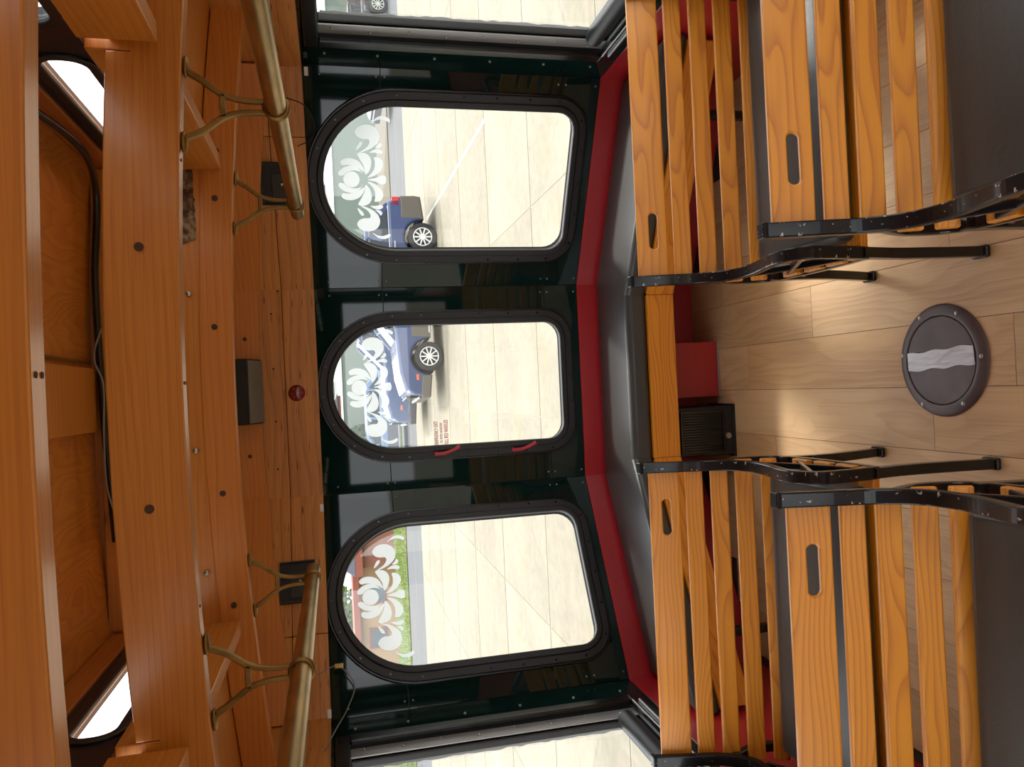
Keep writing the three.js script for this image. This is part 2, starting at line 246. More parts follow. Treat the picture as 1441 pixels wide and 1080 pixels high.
// side walls with a row of windows
for (const sg of [-1, 1]) {
  const side = sg < 0 ? 'left' : 'right', lenS = ZF - ZC;
  const w = struct('wall_' + side, sg < 0 ? 'dark green side wall beside the bench row with the bare left rail' : 'dark green side wall beside the benches on the car side', 'wall', [sg * HW, 0, sg > 0 ? ZC : ZF], sg > 0 ? -Math.PI / 2 : Math.PI / 2);
  w.userData.label = sg < 0 ? 'dark green side wall next to the verge window' : 'dark green side wall next to the window with the car tail light';
  const X = (z) => (sg > 0 ? z - ZC : ZF - z);            // local coordinate along the wall
  const wins = [[-2.60, -1.32], [-1.2, 0.08], [0.2, 1.48], [1.6, 2.88]];
  const rect = (z0, z1, y0, y1) => { const a = Math.min(X(z0), X(z1)), b = Math.max(X(z0), X(z1)); return [[a, y0], [b, y0], [b, y1], [a, y1]]; };
  const pierEnds = [ZC, ...wins.flat(), ZF], band = (ya, yb, t, z0) => { const l = [box(lenS, 0.6 - ya, t).translate(lenS / 2, (0.6 + ya) / 2, z0), box(lenS, yb - 1.62, t).translate(lenS / 2, (yb + 1.62) / 2, z0)]; for (let k = 0; k < pierEnds.length; k += 2) l.push(box(pierEnds[k + 1] - pierEnds[k], 1.02, t).translate((X(pierEnds[k]) + X(pierEnds[k + 1])) / 2, 1.11, z0)); return merge(l); };
  mesh('core', band(-0.3, 1.96, 0.05, -0.03), M.black, w);
  mesh('panel', band(BAND, HEAD + 0.02, 0.005, -0.0025), M.green, w);
  mesh('kick_panel', ext(shape([[0, 0], [lenS, 0], [lenS, BAND - 0.001], [0, BAND - 0.001]]), 0.008, 0.001, 1).translate(0, 0, -0.005), M.red, w).userData.label = 'red painted lower panel';
  for (const [ya, yb] of [[HEAD, 1.786], [1.788, 1.92]]) for (let i = 0; i < 5; i++) mesh('head_board', uvM(rbox(lenS / 5 - 0.003, yb - ya, 0.018, 0.002), 'x'), M.pine, w, [lenS / 5 * (i + 0.5), (ya + yb) / 2, 0.007]);
  const rv = []; for (const y of [0.62, 0.8, 1.0, 1.2, 1.4, 1.58]) rv.push(new THREE.SphereGeometry(0.005, 6, 4).translate(X(-2.7), y, 0.001), new THREE.SphereGeometry(0.004, 6, 4).translate(X(-2.64), y + 0.05, 0.001));
  mesh('rivets', merge(rv), M.steel, w).userData.kind = 'stuff';
  wins.forEach(([a, b], i) => {
    const win = struct('window_' + (4 + i + (sg > 0 ? 4 : 0)), (i === 0 ? 'black framed side window with aluminium track, ' : 'black framed side window ' + ['', 'opposite the nearer benches', 'forward of the benches', 'at the front end'][i] + ', ') + (sg < 0 ? 'on the verge side' : 'on the parked car side'), 'window', [sg * HW, 0, sg > 0 ? ZC : ZF], sg > 0 ? -Math.PI / 2 : Math.PI / 2);
    const A = rect(a, b, 0.60, 1.62), x0 = A[0][0], x1 = A[1][0], ir = (q) => [[x0 + q, 0.6 + q], [x1 - q, 0.6 + q], [x1 - q, 1.62 - q], [x0 + q, 1.62 - q]];
    const bars = (o, i, d, z) => { const [a0, b0] = [o[0][0], o[0][1]], [a1, b1] = [o[2][0], o[2][1]], [c0, e0] = [i[0][0], i[0][1]], [c1, e1] = [i[2][0], i[2][1]]; return merge([rbox(a1 - a0, e0 - b0, d, 0.005).translate((a0 + a1) / 2, (b0 + e0) / 2, z), rbox(a1 - a0, b1 - e1, d, 0.005).translate((a0 + a1) / 2, (b1 + e1) / 2, z), rbox(c0 - a0, e1 - e0, d, 0.005).translate((a0 + c0) / 2, (e0 + e1) / 2, z), rbox(a1 - c1, e1 - e0, d, 0.005).translate((a1 + c1) / 2, (e0 + e1) / 2, z)]); };
    mesh('frame', bars(ir(-0.025), ir(0.022), 0.02, 0.008), M.rubberGloss, win);
    const inner = [[x0 + 0.09, 0.69], [x1 - 0.09, 0.69], [x1 - 0.09, 1.6], [x0 + 0.09, 1.6]];
    mesh('sash', bars(ir(0.012), inner, 0.03, -0.035), M.rubber, win).userData.label = 'deep black rubber sash';
    mesh('pane', box(x1 - x0 - 0.17, 0.92, 0.005).translate((x0 + x1) / 2, 1.145, -0.038), M.glass, win);
    if (i === 0) {
      const jx = X(-2.60) + (sg > 0 ? 0.056 : -0.056);
      const tr = mesh('track', rbox(0.06, 0.98, 0.006, 0.002), M.alu, win, [jx, 1.11, -0.012]); tr.userData.label = 'aluminium side track with screws';
      const sc = []; for (let k = 0; k < 8; k++) sc.push(new THREE.SphereGeometry(0.0055, 8, 5).translate(jx + (k % 2 ? 0.012 : -0.006), 0.68 + k * 0.125, -0.008));
      mesh('screws', merge(sc), M.steel, win).userData.kind = 'stuff';
      const fx = X(-2.50) + (sg > 0 ? 0.012 : -0.012), ragged = [[fx, 0.70]]; for (let k = 0; k <= 40; k++) ragged.push([fx + sg * (0.012 + 0.012 * rnd()), 0.70 + 0.89 * k / 40]); ragged.push([fx, 1.59]);
      mesh('torn_film', ext(shape(sg > 0 ? ragged : ragged.slice().reverse()), 0.001).translate(0, 0, -0.034), M.film, win).userData.label = 'torn grey edge of window film';
      mesh('sill_roll', cyl(0.03, 1.05, 16).rotateZ(Math.PI / 2), M.rubber, win, [(x0 + x1) / 2, 0.68, -0.004]).userData.label = 'dark padded roll along the sill';
      for (const q of [0.012, -0.012]) mesh('sill_track', rbox(1.2, 0.008, 0.01, 0.002), M.steel, win, [(x0 + x1) / 2, 0.612 + q, 0.022]);
    }
  });
}
// front wall with windscreen, behind the photographer
{
  const w = struct('wall_front', 'dark green front bulkhead with a wide windscreen', 'wall', [HW, 0, ZF], Math.PI);
  const hole = [[0.06, 0.2], [2 * HW - 0.06, 0.2], [2 * HW - 0.06, 1.45], [0.06, 1.45]];
  mesh('core', ext(shape([[0, -0.3], [2 * HW, -0.3], [2 * HW, 2.4], [0, 2.4]], [hole.slice().reverse()]), 0.05).translate(0, 0, -0.05), M.green, w);
  const win = struct('window_12', 'wide windscreen in the front bulkhead', 'window', [HW, 0, ZF], Math.PI);
  mesh('frame', ext(shape([[0.03, 0.17], [2 * HW - 0.03, 0.17], [2 * HW - 0.03, 1.48], [0.03, 1.48]], [hole.slice().reverse()]), 0.02, 0.004), M.rubber, win);
  mesh('pane', box(2 * HW - 0.12, 1.25, 0.005).translate(HW, 0.825, -0.03), M.glass, win);
}

// ceiling: lower side decks, rear deck, clerestory
const RIBS = [-2.40, -1.60, -0.83, -0.03, 0.77, 1.57, 2.37], RT = 0.042;
{
  const c = struct('ceiling', 'varnished plywood ceiling with a raised clerestory', 'ceiling');
  const deck = (x0, x1, z0, z1) => { const n = 10, a = [], b = []; for (let i = 0; i <= n; i++) { const x = x0 + (x1 - x0) * i / n; a.push([x, arch(x) + 0.095]); b.push([x, arch(x) + 0.13]); } return uvM(ext(shape([...a, ...b.reverse()]), z1 - z0).translate(0, 0, z0), 'x'); };
  mesh('deck_panel', deck(-HW - 0.04, HW + 0.04, -3.28, -2.40 - 0.02), M.oak, c);
  for (const sg of [-1, 1]) mesh('deck_panel', deck(sg > 0 ? CL + 0.02 : -HW - 0.04, sg > 0 ? HW + 0.04 : -CL - 0.02, -2.42, ZF + 0.02), M.oak, c);
  const edges = [-2.44, ...RIBS.slice(1), ZF + 0.02];
  const vault = (x0, x1, z0, z1, dy, t) => { const n = 8, a = [], b = []; for (let i = 0; i <= n; i++) { const x = x0 + (x1 - x0) * i / n; a.push([x, roofY(x) + dy]); b.push([x, roofY(x) + dy + t]); } return ext(shape([...a, ...b.reverse()]), z1 - z0).translate(0, 0, z0); };
  mesh('roof_skin', vault(-0.74, 0.74, -2.50, ZF + 0.05, 0.012, 0.03), M.black, c);
  for (let i = 0; i + 1 < edges.length; i++) for (const sg of [-1, 1])
    mesh('ply_panel', uvM(vault(sg > 0 ? 0.002 : -CL - 0.02, sg > 0 ? CL + 0.02 : -0.002, edges[i] + 0.001, edges[i + 1] - 0.001, 0, 0.012), 'z'), M.ply, c);
  mesh('centre_strip', uvM(rbox(0.178, 0.018, 2.2, 0.002).translate(0, 2.259, -1.27), 'x'), M.oak, c);
  mesh('strip_rod', cyl(0.005, 2.1, 10).rotateX(Math.PI / 2).translate(0.105, 2.258, -1.30), M.bronze, c);
  // clerestory rear end board and its corner batten
  const endb = []; for (let i = 0; i <= 8; i++) { const x = -CL - 0.02 + (2 * CL + 0.04) * i / 8; endb.push([x, roofY(x)]); }
  mesh('end_board', uvM(ext(shape([[-CL - 0.02, 1.90], [CL + 0.02, 1.90], ...endb.reverse()]), 0.03).translate(0, 0, -2.436), 'x'), M.oak, c);
  mesh('corner_batten', uvM(rbox(2 * CL - 0.02, 0.05, 0.016, 0.003).translate(0, 2.222, -2.39), 'x'), M.pine, c);
  const rotEdge = []; for (let k = 0; k <= 14; k++) rotEdge.push([0.46 + 0.205 * k / 14, 1.972 + 0.006 * rnd()]); for (let k = 14; k >= 0; k--) rotEdge.push([0.46 + 0.205 * k / 14 - (k ? 0 : 0.03), 2.05 - 0.012 * rnd()]);
  mesh('rotten_patch', uvM(ext(shape(rotEdge), 0.003).translate(0, 0, -2.4065), 'x', 0.4, 0.1), M.rot, c).userData.label = 'dark rotten patch of bare wood';
  for (const [x, y] of [[0.30, 2.0], [-0.16, 2.0], [-0.52, 1.985], [0.56, 2.015]]) mesh('screw', new THREE.SphereGeometry(0.009, 10, 6), M.steel, c, [x, y, -2.402]);
}
// clerestory sides: sill beam, windows, top trim
for (const sg of [-1, 1]) {
  const lab = sg < 0 ? 'on the verge side' : 'on the parked car side';
  const t = struct('trim_' + (sg < 0 ? 4 : 5), 'long wooden sill beam under the clerestory windows ' + lab, 'trim');
  const zs = [-2.40, -1.60, -0.83, -0.03, 0.77, 1.57, 2.37, ZF];
  for (let i = 0; i + 1 < zs.length; i++) {
    const a = zs[i] + RT - 0.002 + (i ? 0 : -0.04), b = zs[i + 1];
    mesh('sill_beam', uvM(rbox(0.04, 0.14, b - a - 0.002, 0.003), 'z'), M.oak, t, [sg * (CL + 0.02), 1.965, (a + b) / 2]);
  }
  mesh('wood_plug', cyl(0.008, 0.004, 12).rotateZ(Math.PI / 2), M.plug, t, [sg * (CL - 0.001), 1.99, -1.36]);
  const tt = struct('trim_' + (sg < 0 ? 6 : 7), 'reddish wooden top rail above the clerestory windows ' + lab, 'trim');
  mesh('rail', uvM(rbox(0.03, 0.062, ZF + 2.40, 0.003).translate(sg * (CL + 0.012), 2.209, (ZF - 2.40) / 2), 'z'), M.redwood, tt);
  for (let i = 0; i + 1 < zs.length; i++) {
    const a = zs[i], b = zs[i + 1], z0 = a + 0.085, z1 = b - 0.06, y0 = 2.05, y1 = 2.142, r = 0.04;
    const win = struct('window_' + (13 + i + (sg > 0 ? 7 : 0)), 'narrow clerestory window with rounded corners, bay ' + ['by the rear end board', 'between the two deep beams', 'forward of the front deep beam', 'over the middle aisle', 'over the front aisle', 'near the front end', 'at the front bulkhead'][i] + ', ' + lab, 'window', [sg * CL, 0, 0]);
    const rrPath = (q) => { const p = [], A = z0 - q, B = z1 + q, C = y0 - q, D = y1 + q, R = r + q; for (const [cx, cy, s] of [[B - R, D - R, 0], [A + R, D - R, 1], [A + R, C + R, 2], [B - R, C + R, 3]]) for (let k = 0; k <= 5; k++) { const th = (s + k / 5) * Math.PI / 2; p.push([cx + R * Math.cos(th), cy + R * Math.sin(th)]); } return p; };
    const flat = (g) => g.rotateY(-Math.PI / 2);           // local x -> world z
    mesh('surround', flat(ext(shape([[a, 2.033], [b, 2.033], [b, 2.18], [a, 2.18]], [rrPath(0.004).reverse()]), 0.03)).translate(sg > 0 ? 0.035 : -0.005, 0, 0), M.blueBlack, win);
    mesh('gasket', flat(ext(shape(rrPath(0.018), [rrPath(-0.004).reverse()]), 0.014, 0.004)).translate(sg > 0 ? 0.012 : 0.002, 0, 0), M.rubber, win);
    mesh('pane', flat(ext(shape(rrPath(0.002)), 0.004)).translate(sg > 0 ? 0.02 : -0.016, 0, 0), M.glass, win);
  }
}
// deep arched roof beams
RIBS.forEach((z, i) => {
  const words = ['shallow arched wooden beam under the clerestory end board', 'deep arched oak fascia beam carrying the nearer rail brackets', 'deep arched oak beam with two screw holes underneath', 'arched oak beam over the middle of the aisle', 'arched oak beam over the front aisle', 'arched oak beam near the front end', 'arched oak beam next to the front bulkhead'][i];
  const b = thing('ceiling_beam', words, 'beam', [0, 0, z]);
  const h = i === 0 ? 0.092 : 0.137, n = 32, low = [], up = [];
  for (let k = 0; k <= n; k++) { const x = -HW + 0.005 + (2 * HW - 0.01) * k / n; low.push([x, arch(x)]); }
  for (const [a, c, t] of [[-HW + 0.005, -CL + 0.001, 0.093], [-CL + 0.0015, CL - 0.0015, h], [CL - 0.001, HW - 0.005, 0.093]]) for (let k = 0; k <= 12; k++) { const x = a + (c - a) * k / 12; up.push([x, arch(x) + t]); }
  mesh('board', uvM(ext(shape([...low, ...up.reverse()]), RT, 0.003, 2).translate(0, 0, -RT), 'x'), i === 0 ? M.beamA : M.oak, b);
  const plug = (x, y) => mesh('wood_plug', cyl(0.009, 0.004, 12).rotateX(Math.PI / 2), M.plug, b, [x, y, 0.001]);
  if (i === 0) for (const x of [0.20, -0.29, 0.58, -0.62, 0.72]) plug(x, arch(x) + 0.05);
  if (i === 1) for (const x of [0.285, -0.22]) plug(x, arch(x) + 0.072);
  const hole = (x, zz) => mesh('screw_hole', cyl(0.0035, 0.002, 8), M.plug, b, [x, arch(x) - 0.0003, zz]);
  if (i === 1) { hole(0.02, -0.015); hole(0.02, -0.03); hole(0.46, -0.02); hole(-0.42, -0.02); }
  if (i === 2) { hole(0.015, -0.013); hole(0.015, -0.03); }
});

// ------------------------------------------------------------------ brass hand rails with forked brackets
for (const sg of [-1, 1]) {
  const X0 = sg * 0.57, Y0 = 1.688;
  const r = thing('hand_rail', sg < 0 ? 'brass overhead hand rail on the verge side, with a thin wire hanging behind' : 'brass overhead hand rail on the parked car side', 'hand rail', [X0, Y0, -1]);
  r.userData.label = sg < 0 ? 'long brass overhead hand rail above the benches by the verge window' : 'long brass overhead hand rail above the benches by the parked car window';
  mesh('pipe', uvM(cyl(0.0205, 3.0, 24).rotateX(Math.PI / 2).translate(0, 0, -0.05), 'z', 0.6, 0.15), M.brass, r);
  mesh('end_cap', new THREE.SphereGeometry(0.0205, 20, 10, 0, Math.PI * 2, 0, Math.PI / 2).scale(1, 0.5, 1).rotateX(-Math.PI / 2).translate(0, 0, -1.549), M.brass, r);
  for (const z of [-2.42, -1.62, -0.85, -0.05]) {
    const b = new THREE.Group(); b.name = 'bracket'; b.userData.label = 'bronze forked bracket'; b.position.set(0, 0, z + 1); r.add(b);
    const t = 0.012, top = (x) => arch(X0 + x) - Y0, H = top(0);
    const arm = (s) => ext(strapShape([[s * 0.068, top(s * 0.068) - 0.004], [s * 0.052, H * 0.80], [s * 0.022, H * 0.56], [s * 0.0125, H * 0.36], [s * 0.011, 0.018]], 0.0105, (q) => 1.25 - 0.35 * q), t, 0.002).translate(0, 0, -t / 2);
    const waist = ext(strapShape([[-0.024, H * 0.57], [0, H * 0.575], [0.024, H * 0.57]], 0.012), t, 0.002).translate(0, 0, -t / 2);
    mesh('fork', uvM(merge([arm(-1), arm(1), waist]), 'y', 0.6, 0.15), M.bronze, b);
    for (const s of [-1, 1]) mesh('foot', uvM(new THREE.SphereGeometry(0.017, 14, 8).scale(1.35, 0.4, 0.8).translate(s * 0.075, top(s * 0.075) - 0.005, 0), 'x', 0.6, 0.15), M.bronze, b);
    mesh('collar', uvM(new THREE.TorusGeometry(0.0225, 0.0055, 10, 28).scale(1, 1, 1.8), 'x', 0.6, 0.15), M.bronze, b);
  }
}

// ------------------------------------------------------------------ slatted benches with cast iron ends
const PROF = [[-2.066, 0.765], [-2.032, 0.64], [-2.012, 0.57], [-1.992, 0.50], [-1.968, 0.43], [-1.94, 0.375]];
const profCurve = new THREE.CatmullRomCurve3(PROF.map(([z, y]) => V3(0, y, z)), false, 'centripetal');
const profLen = profCurve.getLength();
const BL = 0.83, ZB = -1.82;                             // bench length, bench origin
function makeBench(sg, label, group) {
  const b = thing('slatted_bench', label, 'bench', [sg * 0.265, 0, ZB], group);
  const xm = sg * BL / 2, zl = (z) => z - ZB;
  const at = (s) => { const u = Math.min(1, s / profLen), p = profCurve.getPointAt(u), t = profCurve.getTangentAt(u); return { p, ang: Math.atan2(-t.z, -t.y) }; };
  // back slats
  const slats = [[0.03, 0.116], [0.134, 0.183], [0.205, 0.254], [0.275, 0.324], [0.345, 0.39]];
  slats.forEach(([a, c], i) => {
    const { p, ang } = at((a + c) / 2), h = c - a; let g;
    if (i === 0) {
      const hw = BL / 2 + 0.012, hs = 0.052, hx = -sg * (BL / 2 - 0.145), slot = []; for (let k = 0; k <= 20; k++) { const th = Math.PI * 2 * k / 20; slot.push([hx + (Math.cos(th) > 0 ? 1 : -1) * (hs - 0.013) + Math.cos(th) * 0.013, -0.005 + Math.sin(th) * 0.013]); }
      g = ext(shape([[-hw, -h / 2], [hw, -h / 2], [hw, h / 2], [-hw, h / 2]], [slot.slice(0, 20).reverse()]), 0.015, 0.0035, 2).translate(0, 0, -0.015);
    } else g = rbox(BL + 0.024, h, 0.015, 0.0045, 2).translate(0, 0, -0.0075);
    const m = mesh('back_slat', uvM(g, 'x'), M.ash, b, [xm, p.y, zl(p.z)], [-ang, 0, 0]);
    m.rotation.set(Math.atan2(profTan(at, (a + c) / 2).z, profTan(at, (a + c) / 2).y), 0, 0);
  });
  // seat slats below the cushion
  for (const [z, y, w] of [[-1.89, 0.352, 0.07], [-1.80, 0.346, 0.07], [-1.71, 0.344, 0.07], [-1.628, 0.346, 0.055]]) mesh('seat_slat', uvM(rbox(BL + 0.024, 0.02, w, 0.004, 2), 'x'), M.ash, b, [xm, y, zl(z)]);
  // cushion
  const cs = []; const c0 = 0.03, cw = BL - 0.06;
  const prof = [[-1.935, 0.368], [-1.945, 0.405], [-1.932, 0.428], [-1.86, 0.436], [-1.72, 0.434], [-1.64, 0.426], [-1.608, 0.41], [-1.604, 0.38], [-1.62, 0.362]];
  const cp = new THREE.CatmullRomCurve3(prof.map(([z, y]) => V3(-zl(z), y, 0)), true, 'centripetal').getPoints(60).map((q) => [q.x, q.y]);
  const g = uvM(ext(shape(cp), cw, 0.014, 4).translate(0, 0, -cw / 2).rotateY(Math.PI / 2), 'x', 0.5, 0.5);
  const cu = mesh('cushion', g, M.vinyl, b, [xm, 0, 0]); cu.userData.label = 'black vinyl seat pad';
  // cast ends
  for (const e of [0, 1]) {
    const xe = sg * (e ? BL : 0), w = 0.026, P2 = (z, y) => [-zl(z), y];
    const place = (sh, ww = w) => ext(sh, ww, 0.003, 2).translate(0, 0, -ww / 2).rotateY(Math.PI / 2).translate(xe, 0, 0);
    const f = new THREE.Group(); f.name = 'end_frame'; f.userData.label = 'black cast iron bench end'; b.add(f);
    mesh('arm', uvM(place(strapShape([P2(-2.05, 0.762), P2(-2.022, 0.66), P2(-2.0, 0.58), P2(-1.95, 0.515), P2(-1.87, 0.498), P2(-1.78, 0.512), P2(-1.69, 0.532), P2(-1.63, 0.528), P2(-1.60, 0.49), P2(-1.60, 0.42), P2(-1.612, 0.335)], 0.022, null, 70), 0.03), 'x', 0.3, 0.3), M.chipped, f);
    mesh('arm_tip', uvM(rbox(0.032, 0.012, 0.026, 0.003).translate(xe, 0.764, zl(-2.05)), 'x', 0.3, 0.3), M.chipped, f).userData.label = 'worn tip with chipped paint';
    mesh('seat_rail', place(strapShape([P2(-1.99, 0.55), P2(-2.03, 0.45), P2(-2.0, 0.36), P2(-1.86, 0.325), P2(-1.72, 0.32), P2(-1.61, 0.325)], 0.02)), M.iron, f);
    mesh('scroll', merge([place(strapShape([P2(-1.93, 0.48), P2(-1.84, 0.42), P2(-1.72, 0.372), P2(-1.64, 0.352)], 0.013), 0.018), place(strapShape([P2(-1.90, 0.358), P2(-1.80, 0.41), P2(-1.70, 0.46), P2(-1.62, 0.505)], 0.013), 0.018)]), M.iron, f);
    mesh('leg', merge([place(strapShape([P2(-1.61, 0.352), P2(-1.622, 0.25), P2(-1.615, 0.12), P2(-1.602, 0.008)], 0.03, (q) => 1.1 - 0.25 * q)), rbox(0.032, 0.016, 0.05, 0.006).translate(xe, 0.008, zl(-1.608))]), M.iron, f);
    mesh('leg', merge([place(strapShape([P2(-1.98, 0.365), P2(-1.96, 0.25), P2(-1.985, 0.12), P2(-2.02, 0.008)], 0.03, (q) => 1.1 - 0.25 * q)), rbox(0.032, 0.016, 0.05, 0.006).translate(xe, 0.008, zl(-2.02))]), M.iron, f);
    mesh('stretcher', merge([place(strapShape([P2(-1.62, 0.27), P2(-1.70, 0.325), P2(-1.80, 0.335), P2(-1.90, 0.32), P2(-1.965, 0.26)], 0.015), 0.018)]), M.iron, f);
    for (const [z, y] of [[-1.615, 0.362], [-1.605, 0.47]]) mesh('bolt', cyl(0.006, 0.006, 10).rotateX(Math.PI / 2), M.steel, f, [xe, y, zl(z) + 0.013]);
  }
  return b;
}
function profTan(at, s) { const u = Math.min(1, s / profLen), t = profCurve.getTangentAt(u); return { z: -t.z, y: -t.y }; }
const benchL = makeBench(-1, 'slatted wooden bench with black seat pad, directly before the black heater, by the verge window');
const benchR = makeBench(1, 'slatted wooden bench with black seat pad, directly before the rear seat, by the parked car window');
for (const [src, label] of [[benchL, 'slatted bench with black pad, second row from the rear seat, verge side'], [benchR, 'slatted bench with black pad, second row from the rear seat, parked car side']]) {
  const c = src.clone(); c.name = numbered('slatted_bench'); c.userData = { ...src.userData, label }; c.position.z += 0.69; scene.add(c);
}
benchL.userData.label = 'slatted bench with black pad next to the rear seat, verge side';
benchR.userData.label = 'slatted bench with black pad next to the rear seat, parked car side';

// ------------------------------------------------------------------ rear seat following the three facets
{
  const s = thing('rear_seat', 'long black vinyl rear seat bent along the three rear windows', 'seat', [0, 0, -3.0]);
  const off = (d) => { const k = d * Math.tan(phi / 2), zs = ZC + d / Math.cos(phi); return { c: CX - k, z: ZR + d, ze: zs }; };
  const poly = (d0, d1, xe = HW - 0.015) => { const o = off(d0), i = off(d1), z = (q) => -(q + 3.0), ze = (q) => q.ze - (HW - xe) * Math.tan(phi); return [[-xe, z(ze(o))], [-o.c, z(o.z)], [o.c, z(o.z)], [xe, z(ze(o))], [xe, z(ze(i))], [i.c, z(i.z)], [-i.c, z(i.z)], [-xe, z(ze(i))]].reverse(); };
  mesh('cushion', uvM(ext(shape(poly(0.012, 0.368)), 0.086, 0.026, 5).rotateX(-Math.PI / 2).translate(0, 0.376, 0), 'x', 0.5, 0.5), M.vinyl, s);
  mesh('seat_base', ext(shape(poly(0.012, 0.335)), 0.02).rotateX(-Math.PI / 2).translate(0, 0.354, 0), M.black, s);
  const A = off(0.36), board = (x0, z0, x1, z1) => { const L = Math.hypot(x1 - x0, z1 - z0); const m = mesh('front_board', uvM(rbox(L, 0.115, 0.02, 0.003), 'x'), M.ash, s, [(x0 + x1) / 2, 0.318, (z0 + z1) / 2 + 3.0]); m.rotation.y = -Math.atan2(z1 - z0, x1 - x0); };
  board(-A.c, A.z, A.c, A.z);
  const xe = HW - 0.02, zE = A.ze - 0.02 * Math.tan(phi);
  board(A.c + 0.004, A.z + 0.002, xe, zE); board(-xe, zE, -A.c - 0.004, A.z + 0.002);
  for (const x of [-0.95, 0.95]) mesh('support', rbox(0.03, 0.354, 0.03, 0.003), M.iron, s, [x, 0.177, 0.42]);
}
// red box and heater under the rear seat
{
  const b = thing('red_box', 'red painted box on the floor under the rear seat, beside the heater', 'box', [0.02, 0, -3.09]);
  mesh('body', rbox(0.235, 0.22, 0.2, 0.004).translate(0, 0.11, 0), M.red, b);
  mesh('edge_strip', rbox(0.235, 0.008, 0.006, 0.002).translate(0, 0.004, 0.103), M.wire, b);
  const h = thing('heater', 'black cabin heater with slotted grille on the floor under the rear seat', 'heater', [-0.235, 0, -2.98]);
  mesh('body', rbox(0.2, 0.27, 0.2, 0.008, 2).translate(0, 0.135, 0), M.black, h);
  const gl = new THREE.Group(); gl.name = 'grille'; h.add(gl);
  mesh('grille_frame', ext(shape([[-0.085, 0.05], [0.085, 0.05], [0.085, 0.245], [-0.085, 0.245]], [[[-0.075, 0.06], [-0.075, 0.235], [0.075, 0.235], [0.075, 0.06]]]), 0.01, 0.002).translate(0, 0, 0.1), M.blackGloss, gl);
  for (let i = 0; i < 14; i++) mesh('slat', box(0.004, 0.17, 0.006), M.blackGloss, gl, [-0.07 + i * 0.0107, 0.148, 0.105]);
  mesh('knob', cyl(0.012, 0.02, 14).rotateX(Math.PI / 2).translate(-0.02, 0.04, 0.11), M.steel, h);
  mesh('base_flange', rbox(0.215, 0.012, 0.215, 0.003).translate(0, 0.006, 0), M.black, h);
}
// ------------------------------------------------------------------ floor hatch
{
  const h = thing('floor_hatch', 'round dark brown plastic access hatch screwed to the plank floor', 'hatch', [0, 0, -1.755]);
  const R = 0.152, r = 0.119;
  mesh('ring', uvM(new THREE.LatheGeometry([V2(r + 0.0015, 0), V2(r + 0.0015, 0.0105), V2(r + 0.004, 0.012), V2(R - 0.02, 0.012), V2(R - 0.006, 0.009), V2(R, 0.003), V2(R, 0)], 64), 'x', 0.5, 0.5), M.lidRing, h);
  mesh('lid', uvM(new THREE.LatheGeometry([V2(0, 0.0105), V2(r - 0.003, 0.0105), V2(r, 0.0095), V2(r, 0)], 64), 'x', 0.4, 0.4), M.lid, h);
  mesh('finger_slot', new THREE.TorusGeometry(0.013, 0.0014, 6, 20).rotateX(Math.PI / 2).translate(0.012, 0.011, -0.078), M.black, h);
  for (const a of [8, 62, 118, 178, 238, 300]) { const t = a * Math.PI / 180; mesh('screw', new THREE.SphereGeometry(0.0062, 12, 6, 0, 6.3, 0, 1.6).scale(1, 0.6, 1), M.steel, h, [Math.sin(t) * 0.1365, 0.0115, -Math.cos(t) * 0.1365]); }
  const t = thing('tape_strip', 'wrinkled silver duct tape strip across the round floor hatch', 'tape', [0.004, 0.011, -1.755]);
  const g = new THREE.PlaneGeometry(0.05, 0.232, 12, 40), p = g.attributes.position;
  for (let i = 0; i < p.count; i++) { const x = p.getX(i), y = p.getY(i), cr = Math.max(0, 1 - Math.abs(y * 0.9 + x * 1.6 - 0.0) / 0.012); p.setZ(i, 0.0012 + 0.0022 * fbm(x * 4 + 0.5, y * 4 + 0.5, 24, 24, 151, 3) + 0.003 * cr * (x > -0.005 ? 1 : 0.2)); p.setX(i, x + 0.0025 * Math.sin(y * 70 + x * 20) * (Math.abs(x) / 0.025)); }
  g.computeVertexNormals();
  mesh('strip', g.rotateX(-Math.PI / 2), M.tape, t, [0, 0, 0], [0, 0.06, 0]);
}
